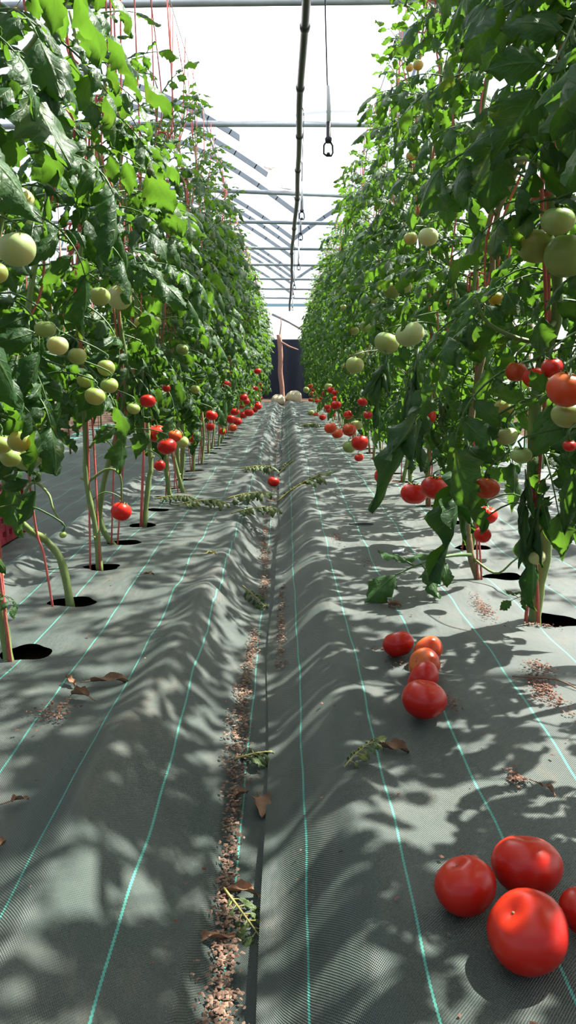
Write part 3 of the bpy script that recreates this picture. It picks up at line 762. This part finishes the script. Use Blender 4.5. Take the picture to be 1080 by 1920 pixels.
    # twine from the hole to the wire, following the stem loosely
    for rep in range(2 if rp.random() < (0.7 if near else 0.25) else 1):
        ox = rp.uniform(-.05, .05); oy = rp.uniform(-.05, .05); gx, gy = st[0].x + rp.uniform(-.03, .01), st[0].y - 0.015
        tp = [Vector((gx, gy, zg(x, y)-0.03))]
        if (row, i) == ('L', 4): tp = [P(100, 1133, 2.03), P(82, 1040, 2.03), P(66, 985, 2.02)]; tp[0].z = zg(x, y)-.02
        for k in range(1, 9):
            z = (0.45 if len(tp) < 3 else 0.5) + (H-0.5)*(k-1)/7.0; q_ = at(z)
            tp.append(Vector((q_.x + rp.uniform(-.022, .022), q_.y + rp.uniform(-.02, .02), z)))
        tp.append(Vector((x+ox*.6, y+oy*2, WZ)))
        rad = 0.0048 if (row, i) == ('R', 4) else (0.0034 if y < 3.6 else 0.0030)
        mb = MB(); c = curve_pts(tp, 44 if near else 24); mb.tube(c, rad, 6, 0, 0.6)
        tw = mb.build('twine', M['twine'])
        tag(tw, 'red twine tied up to the wire '+(CL if left else CRt), 'twine', 'red twines '+(CL if left else CRt))
        if (row, i) == ('L', 4) and rep == 0: tag(tw, 'taut red twine rising from the round hole beside the bare bent stem'); del tw['group']
        if rp.random() < (0.9 if near else 0.6):   # knot with loose tails
            k = rp.randint(len(c)//3, len(c)-6); p = c[k]; mb = MB()
            for q_ in range(3):
                d = Vector((rp.uniform(-.05, .05), rp.uniform(-.03, .03), rp.uniform(-.08, -.02)))
                mb.tube(curve_pts([p, p+d*.5+Vector((d.x*.5, 0, .02)), p+d], 6), [rad*1.2, rad, rad, rad, rad, rad*.8], 5, 0, .5)
            mb.tube([p+Vector((0, 0, .008)), p, p-Vector((0, 0, .008))], [rad, rad*2, rad], 6)
            mb.build('knot', M['twine'], tw)
for i, y in enumerate(LEFT_Y):
    if y < 19.2: grow('L', i, LEFT_X, y)
for i, y in enumerate(RIGHT_Y):
    if y < 19.2: grow('R', i, RIGHT_X, y)

def leaf_at(row, i, a, b, kind, k, roll=0.0):
    """a leaf of plant i from pixel a to pixel b (pixel, pixel, depth)"""
    root = [o for o in ROOTS if o[0] == (row, i)][0][1]
    A, B_ = P(*a), P(*b); me, smp = LEAF[kind][k % len(LEAF[kind])]
    ch = smp[-1]; d = B_ - A
    q_ = Matrix.Rotation(roll, 4, d.normalized()).to_quaternion() @ ch.normalized().rotation_difference(d.normalized())
    o = link('leaf', me, root, A - root.location, (0, 0, 0), d.length/ch.length); o.rotation_mode = 'QUATERNION'; o.rotation_quaternion = q_
leaf_at('R', 5, (868, 800, 2.05), (850, 1100, 2.0), 'hang', 0)
leaf_at('R', 5, (880, 830, 2.1), (868, 1020, 2.05), 'hang', 1, 1.5)
leaf_at('R', 5, (790, 700, 2.25), (735, 970, 2.15), 'hang', 2)
leaf_at('R', 6, (785, 650, 2.5), (750, 880, 2.4), 'hang', 3, 2.0)
leaf_at('R', 4, (1000, 890, 1.78), (1000, 1150, 1.76), 'hang', 4, 1.0)
leaf_at('R', 4, (985, 880, 1.76), (975, 1050, 1.74), 'hang', 1, 2.0)
leaf_at('R', 4, (1060, 900, 1.7), (1075, 1080, 1.7), 'hang', 2, 2.6)
leaf_at('R', 7, (720, 650, 2.8), (705, 800, 2.75), 'hang', 0, 1.0)
leaf_at('R', 5, (882, 1040, 2.25), (690, 1105, 2.02), 'top', 1)
leaf_at('R', 4, (1010, 1110, 1.86), (940, 1135, 1.80), 'top', 1)
leaf_at('R', 3, (1080, 20, 1.35), (950, 270, 1.22), 'mid', 4, .9)
leaf_at('R', 3, (1095, 640, 1.4), (930, 760, 1.35), 'mid', 6)
leaf_at('R', 4, (1010, 560, 1.72), (880, 640, 1.6), 'mid', 7)
leaf_at('L', 3, (-20, 700, 1.66), (110, 870, 1.55), 'mid', 2)
leaf_at('L', 3, (-30, 560, 1.66), (70, 740, 1.55), 'roll', 5)
leaf_at('L', 6, (255, 660, 2.6), (300, 780, 2.55), 'hang', 0, .5)
leaf_at('L', 5, (150, 600, 2.35), (120, 700, 2.3), 'hang', 2, .5)
def twig(row, i, pts, r_):
    root = [o for o in ROOTS if o[0] == (row, i)][0][1]
    mb = MB(); c = curve_pts([P(*p)-root.location for p in pts], 14); mb.tube(c, [r_*(1-.6*k/13) for k in range(14)], 6); mb.build('branch', M['stem'], root)
twig('L', 3, [(-60, 125, 1.6), (30, 112, 1.55), (75, 65, 1.5), (120, 5, 1.5), (160, -70, 1.5)], .010)
twig('L', 4, [(30, 960, 1.98), (60, 905, 1.98), (90, 925, 1.96), (100, 955, 1.95), (118, 985, 1.95)], .005)
twig('L', 5, [(163, 905, 2.42), (200, 880, 2.42), (225, 890, 2.4), (228, 930, 2.42), (228, 945, 2.45)], .005)
twig('L', 5, [(168, 840, 2.42), (185, 822, 2.4), (205, 830, 2.38), (215, 850, 2.38)], .005)
twig('R', 4, [(1043, 600, 1.66), (1000, 640, 1.6), (920, 610, 1.55), (890, 560, 1.52)], .007)
twig('R', 4, [(1030, 335, 1.58), (1000, 300, 1.55), (950, 305, 1.5), (900, 350, 1.48)], .007)
twig('R', 5, [(884, 1045, 2.28), (930, 1075, 2.2), (965, 1050, 2.15), (1010, 1020, 2.1)], .004)
leaf_at('L', 3, (-10, 1110, 1.66), (30, 1150, 1.6), 'top', 3)

# rows behind the front rows: whole foliage in one part per plant
FOL = [joined_foliage(500+k, 15, 0.45, 1.85, 1.15) for k in range(4)]
mbs = MB(); mbs.tube([(0, 0, 0), (0.02, 0, .6), (-.01, .02, 1.2), (0, 0, 1.9)], [.008, .007, .006, .004], 6); STEM2 = mbs.mesh('stem', M['stem'])
mbs = MB(); mbs.tube([(0.01, -.02, 0), (0.0, 0, 1.2), (0.01, 0, 2.5)], .0038, 5, 0, .6); TW2 = mbs.mesh('twine', M['twine'])
def back_row(x, y0, y1, dy, lab, grp):
    y = y0; k = 0
    while y < y1:
        z = zg(x, y) - 0.03
        r = empty('tomato_plant', (x+rp.uniform(-.04, .04), y, z), (0, 0, rp.random()*6.28)); tag(r, lab, 'tomato plant', grp)
        link('stem', STEM2, r); link('foliage', FOL[k % 4], r)
        t = link('twine', TW2, None, (x+rp.uniform(-.03, .03), y-.02, z)); tag(t, 'red twine '+lab.split('plant ')[1], 'twine', 'twines '+grp)
        y += dy*rp.uniform(.9, 1.1); k += 1
back_row(-1.80, 2.0, 19, 0.48, 'tomato plant in the row behind the red crate', 'plants behind the red crate')
back_row(1.85, 1.2, 19, 0.48, 'tomato plant in the row behind the one beside the picked tomatoes', 'plants in the second row')
back_row(-3.05, 3.0, 19, 0.65, 'tomato plant in the outermost row, two rows behind the red crate', 'plants in the outermost row')

# ------------------------------------------------------------------ tomato meshes
def tomato_mesh(seed, sx=1.0, sz=0.84, lobes=5, amp=0.03):
    rs = random.Random(seed); mb = MB(); nu, nv = 28, 18; vs = []
    p1, p2 = rs.random()*6, rs.random()*6
    for j in range(nv+1):
        v = PI*j/nv; rr = math.sin(v); z = math.cos(v)
        z = sz*(z - 0.22*math.exp(-(rr/0.30)**2)*(1 if z > 0 else -0.30))
        for i in range(nu):
            u = 2*PI*i/nu
            k = 1 + amp*math.cos(lobes*u+p1)*(0.4+0.6*max(0, math.cos(v))) + 0.02*math.sin(2*u+p2)
            k *= 1.0 + 0.05*math.sin(v)*math.cos(v)
            vs.append((sx*rr*k*math.cos(u), rr*k*math.sin(u), z))
    mb.add(vs, [(j*nu+i, (j+1)*nu+i, (j+1)*nu+(i+1) % nu, j*nu+(i+1) % nu) for j in range(nv) for i in range(nu)])
    return mb
TMESH = {}
for kind in 'ROGW':
    TMESH[kind] = []
    for s in range(4):
        me = tomato_mesh(s+10, 1.0, (0.84, 0.90, 0.80, 0.95)[s], (5, 6, 4, 5)[s], (0.025, 0.035, 0.02, 0.03)[s]).mesh('tomato', M['t'+kind])
        TMESH[kind].append((me, (0.84, 0.90, 0.80, 0.95)[s]))
def calyx_mesh(seed):
    rs = random.Random(seed); mb = MB()
    for k in range(6):
        a = 2*PI*k/6 + rs.uniform(-.2, .2); d = Vector((math.cos(a), math.sin(a), 0)); s = Vector((-math.sin(a), math.cos(a), 0)); L = rs.uniform(.5, .75)
        r_ = [(0.02, 0.06, 0.0), (0.3, 0.075, 0.10), (0.6, 0.05, 0.16 + rs.uniform(0, .12)), (1.0, 0.008, 0.14 + rs.uniform(-.1, .3))]
        vs = []
        for t, w_, h in r_: vs += [d*L*t - s*w_ + Vector((0, 0, h)), d*L*t + s*w_ + Vector((0, 0, h))]
        mb.add(vs, [(0, 1, 3, 2), (2, 3, 5, 4), (4, 5, 7, 6)])
    return mb.mesh('calyx', M['petiole'])
CAL = [calyx_mesh(s) for s in range(3)]
mb = MB(); mb.tube([(0, 0, 0), (0, 0, .05)], [.06, .035], 8); SCAR = mb.mesh('stem_scar', M['scar'])
KN = {'R': 'ripe red tomato', 'O': 'orange ripening tomato', 'G': 'unripe green tomato', 'W': 'pale green unripe tomato'}
def nearest_stem(p, left):
    y, st = min(PLANTS['L' if left else 'R'], key=lambda a: abs(a[0]-p.y))
    return min(st, key=lambda q: abs(q.z - (p.z+0.05)))
rk = random.Random(31)
def hang(p, R, kind, lab, left):
    me, sz = rk.choice(TMESH[kind])
    t = link('tomato', me, None, p, (rk.uniform(-.3, .3), rk.uniform(-.3, .3), rk.random()*6.28), R)
    if lab: tag(t, lab, 'tomato')
    else:
        z = p.z; lv = 'low near the mat' if z < 0.5 else ('at middle height' if z < 0.95 else 'high up')
        l_ = f'{KN[kind]} hanging {lv} {CL if left else CRt}'
        tag(t, l_, 'tomato', l_.replace(' tomato', ' tomatoes'))
    link('calyx', rk.choice(CAL), t, (0, 0, sz*0.74))
    q = nearest_stem(p, left); a = p + Vector((0, 0, R*sz*0.75)); mid = (a+q)/2 + Vector((0, 0, 0.035))
    inv = Matrix.LocRotScale(t.location, t.rotation_euler, t.scale).inverted()
    mb = MB(); c = [inv @ v for v in curve_pts([a, a + Vector((0, 0, 0.022)), mid, q], 10)]
    mb.tube(c, 0.0022/R, 5); mb.build('stalk', M['petiole'], t)
for p, R, kind, lab, left, *_ in vine: hang(p, R, kind, lab, left)
# more fruit further down the rows
taken = [(v[0], v[1]) for v in vine]
for left in (True, False):
    for k in range(34):
        y = rk.uniform(3.8, 15.0); z = rk.choice((rk.uniform(.15, .45), rk.uniform(.15, .45), rk.uniform(.6, 1.3)))
        x = (rk.uniform(-.52, -.36) if left else rk.uniform(.40, .56)); p = Vector((x, y, z)); R = rk.uniform(.028, .04)
        if any((p-a).length < R+b+.004 for a, b in taken): continue
        taken.append((p, R)); hang(p, R, ('R' if rk.random() < .8 else 'O') if z < .5 else 'G', None, left)

# picked tomatoes on the mat (pixel, pixel, radius, kind, mesh, tilt, label)
PICK = [(987, 1622, 64, 'R', 0, (-.35, .15, .3), 'picked red tomato behind the biggest one in the group of four'),
        (873, 1661, 57, 'R', 1, (-.45, .05, 1.2), 'picked red tomato with a tiny scar, beside the turquoise thread, in the group of four'),
        (990, 1747, 78, 'R', 0, (-.6, .25, 2.0), 'biggest picked red tomato, sunlit on one side, in the group of four'),
        (1100, 1712, 50, 'R', 2, (.2, .2, .5), 'picked red tomato lying apart beside the biggest one'),
        (747, 1207, 29, 'R', 0, (-.4, -.2, .2), 'picked red tomato at the far end of the bent line of five'),
        (803, 1219, 29, 'O', 2, (-.9, .6, 1.1), 'picked orange red tomato second in the bent line of five'),
        (796, 1246, 32, 'O', 0, (-1.0, .5, 2.3), 'palest orange picked tomato, in the middle of the line of five'),
        (794, 1272, 33, 'R', 2, (-1.1, -.2, .9), 'dark red picked tomato between the palest and the biggest of the five'),
        (795, 1311, 43, 'R', 0, (.15, .1, 1.7), 'biggest picked red tomato of the bent line of five'),
        (513, 903, 11, 'R', 0, (.1, .2, .4), 'single red tomato lying in the furrow between the wilted cuttings')]
for px, py, r_, kind, mi, tilt, lab in PICK:
    dep = 1.0
    for it in range(40):        # distance at which it rests on the mat
        p = P(px, py, dep); R = r_*dep/FPX
        dep -= ((zg(p.x, p.y) + 0.005 + R*0.86) - p.z)*0.9
    me, sz = TMESH[kind][mi]
    t = link('tomato', me, None, p, tilt, R); tag(t, lab, 'tomato')
    link('stem_scar', SCAR, t, (0, 0, sz*0.765))

# ------------------------------------------------------------------ litter on the mat
def ground(px, py, dz=0.0):
    dep = 1.5
    for it in range(60):
        p = P(px, py, dep); dep -= ((zg(p.x, p.y)+dz) - p.z)*0.9*max(1, dep/1.5)*0.6
    return p
def flakes(name, spots, mat, label, cat, smin, smax):
    rs = random.Random(len(spots)); mb = MB()
    for x, y in spots:
        z = zg(x, y) + 0.006 + rs.uniform(0, .004); s = rs.uniform(smin, smax); a = rs.random()*6.28
        ca, sa = math.cos(a), math.sin(a); l, w_ = s, s*rs.uniform(.35, .8); t = [rs.uniform(-.5, .5)*s for _ in range(4)]
        vs = [(x+ca*u*l-sa*v*w_, y+sa*u*l+ca*v*w_, z+abs(t[k])*.8) for k, (u, v) in enumerate(((-.5, -.4), (.4, -.5), (.5, .45), (-.35, .5)))]
        c = (x, y, z+s*.35)
        mb.add(vs+[c], [(0, 1, 4), (1, 2, 4), (2, 3, 4), (3, 0, 4), (3, 2, 1, 0)])
    o = mb.build(name, mat, None, False); tag(o, label, cat, kind='stuff'); return o
rs = random.Random(8); spots = []
for k in range(11000):
    y = 0.55 + (rs.random()**1.7)*9.5
    g = math.sin(2.1*y+.5) + .7*math.sin(5.3*y) + .5*math.sin(11*y)
    lft = rs.random() < .72 
    if lft:
        if g < -0.9 + .5*rs.random() and y < 1.15: continue
        if g < -1.3: continue
        x = rs.gauss(-.078 + .010*math.sin(3.3*y), .0075 + .005*max(0, g))
        if x > -.038 + .0: continue
    else:
        if math.sin(3*y+2) + .6*math.sin(7*y) < .15 or y > 3.2: continue
        x = rs.gauss(-.012, .008)
        if x < -.024: continue
    spots.append((x, y))
flakes('wood_chips', spots, M['chips'], 'brown wood chips and crumbs lying along the furrow', 'wood chips', .003, .0085)
spots = []
for px, py, sx, sy, n in ((1022, 1300, .014, .05, 330), (1018, 1260, .014, .02, 120), (905, 1145, .012, .05, 200), (105, 1340, .018, .02, 130), (966, 1466, .008, .014, 60), (740, 1140, .01, .012, 60), (735, 1225, .03, .012, 60), (845, 1325, .01, .02, 50), (630, 1010, .01, .05, 60), (750, 1245, .02, .03, 50), (690, 1060, .01, .03, 40), (1015, 1178, .02, .008, 60)):
    c = ground(px, py)
    spots += [(c.x+rs.gauss(0, sx), c.y+rs.gauss(0, sy)) for _ in range(n)]
spots += [(rs.uniform(-.8, .95), .6+rs.random()**1.5*6) for _ in range(500)]
flakes('soil_crumbs', spots, M['crumbs'], 'dark red brown soil crumbs scattered on the mats', 'soil crumbs', .003, .008)

def dry_leaf(px, py, L, seed, label, rz, mat='dry', wf=.32):
    rs = random.Random(seed); mb = MB(); c = ground(px, py)
    leaflet(mb, Vector((-L/2, 0, 0.006)), Vector((1, 0, .25)), Vector((0, 0, 1)), L, L*wf, .7, -rs.uniform(1.1, 1.9), rs, 12, 7, 3)
    mb.tube([(-L/2-.02, .004, .004), (-L/2, 0, .007)], .0012, 4)
    o = mb.build('dry_leaf', M[mat], None, True, (c.x, c.y, c.z+.004)); o.rotation_euler = (rs.uniform(-.2, .2), 0, rz); tag(o, label, 'leaf', None)
dry_leaf(212, 1284, .085, 1, 'long curled brown dried leaf beside two smaller ones on the mat', .15, wf=.16)
dry_leaf(150, 1311, .045, 2, 'crumpled brown dried leaf lying below the long curled one', 2.6, wf=.42)
dry_leaf(132, 1286, .04, 3, 'narrow brown dried leaf at the end of the long curled one', -.9, wf=.25)
dry_leaf(492, 1520, .052, 4, 'broad brown dried leaf standing up in the furrow', -1.3, wf=.42)
dry_leaf(740, 1412, .05, 5, 'brown dried leaf on the mat below the line of five picked tomatoes', -.3, wf=.3)
dry_leaf(455, 1680, .045, 6, 'flat brown dried leaf in the furrow by the green cut stalk', .1, wf=.3)
dry_leaf(400, 1772, .06, 7, 'long brown dried leaf in the furrow below the green cut stalk', .4, wf=.12)
dry_leaf(1028, 1490, .03, 8, 'small dark dried leaf near the group of four big picked tomatoes', -.9, wf=.25)
dry_leaf(38, 1510, .025, 9, 'small tan dried leaf on the sunny mat fold', .6, wf=.3)
dry_leaf(0, 1597, .03, 10, 'tan dried leaf scrap at the rim of the sunny mat fold', 1.3, wf=.4)
dry_leaf(397, 1043, .03, 11, 'yellow brown leaf scrap on the mat fold above the furrow', .2, 'cut', wf=.4)
dry_leaf(740, 1140, .035, 12, 'dried brown leaf knot on the mat above the line of five picked tomatoes', .2, wf=.4)
dry_leaf(452, 1498, .028, 13, 'dark brown curled leaf on the chips above the broad dried leaf', .9, wf=.45)
dry_leaf(280, 1082, .03, 14, 'grey brown dried scrap on the mat beside the bare stems', .4, wf=.3)

WILT = [make_leaf(700+i, .20, 1.2, .30, 7, .62, [M['leaf_wilt'], M['cut']], 'wilted_leaf')[0] for i in range(4)]
def wilt(px, py, rz, sc, label, k, grp=None):
    c = ground(px, py)
    sl = (zg(c.x+.05*math.cos(rz), c.y+.05*math.sin(rz)) - zg(c.x-.05*math.cos(rz), c.y-.05*math.sin(rz)))/.1
    o = link('wilted_cutting', WILT[k % 4], None, (c.x, c.y, c.z+.012), (0, -math.atan(sl), rz), (sc, sc, sc*1.0))
    tag(o, label, 'cutting', grp)
wilt(440, 1435, .75, .62, 'wilted leaf cutting with pale stalk lying across the furrow', 0)
wilt(420, 1680, -1.0, .55, 'green cut stalk with a few wilted leaflets lying in the furrow', 1)
wilt(455, 1105, -.9, .6, 'wilted cutting with thin green stalk hanging into the furrow', 2)
wilt(425, 940, -.35, 1.1, 'upper of two long wilted green cuttings beside the furrow tomato', 3)
wilt(433, 968, .05, .9, 'lower of two long wilted green cuttings beside the furrow tomato', 0)
wilt(450, 882, -.5, 1.1, 'wilted green cutting that ends at the furrow tomato', 1)
wilt(520, 893, .9, 1.1, 'wilted green cutting on the slope just beyond the furrow tomato', 2)
wilt(520, 945, .6, 1.4, 'long thin wilted cutting climbing away from the furrow', 3)
wilt(330, 952, .2, 1.0, 'heap of wilted green leaves under the low red and orange cluster', 0)
wilt(290, 940, -.3, .9, 'wilted green leaves beside the hole of the plant with the low cluster', 1)
wilt(560, 800, .4, 1.2, 'wilted dark cutting in the furrow before the cream sacks', 2)
wilt(645, 1452, .8, .35, 'small grey wilted leaf stalk on the shaded mat below the five tomatoes', 3)
# small objects
c = ground(676, 986); mb = MB()
mb.tube(curve_pts([(-.045, .004, .004), (-.02, -.012, .006), (.02, -.012, .006), (.05, .006, .004), (.02, .012, .006), (-.03, .008, .004)], 20), .0028, 6)
tag(mb.build('hose_loop', M['hoseblk'], None, True, (c.x, c.y, c.z+.003)), 'flat loop of thin black hose lying on the mat', 'hose')
c = ground(746, 1039); mb = MB(); mb.add([(-.02, -.008, .003), (.018, -.01, .006), (.022, .009, .010), (-.016, .010, .004), (-.02, -.008, .006), (.018, -.01, .009), (.022, .009, .013), (-.016, .010, .007)], [(3, 2, 1, 0), (4, 5, 6, 7), (0, 1, 5, 4), (1, 2, 6, 5), (2, 3, 7, 6), (3, 0, 4, 7)])
tag(mb.build('paper_scrap', M['paper'], None, False, (c.x, c.y, c.z+.004)), 'small white scrap lying on the mat', 'scrap')
a, b_, c = ground(960, 1275), ground(1040, 1285), ground(1085, 1300); mb = MB()
mb.tube(curve_pts([a+Vector((0, 0, .008)), b_+Vector((0, 0, .012)), c+Vector((0, 0, .008))], 12), .0014, 5)
tag(mb.build('dry_twig', M['dry']), 'thin brown twig lying across the soil crumbs', 'twig')
print('leaves', NLEAF, 'objects', len(bpy.data.objects))
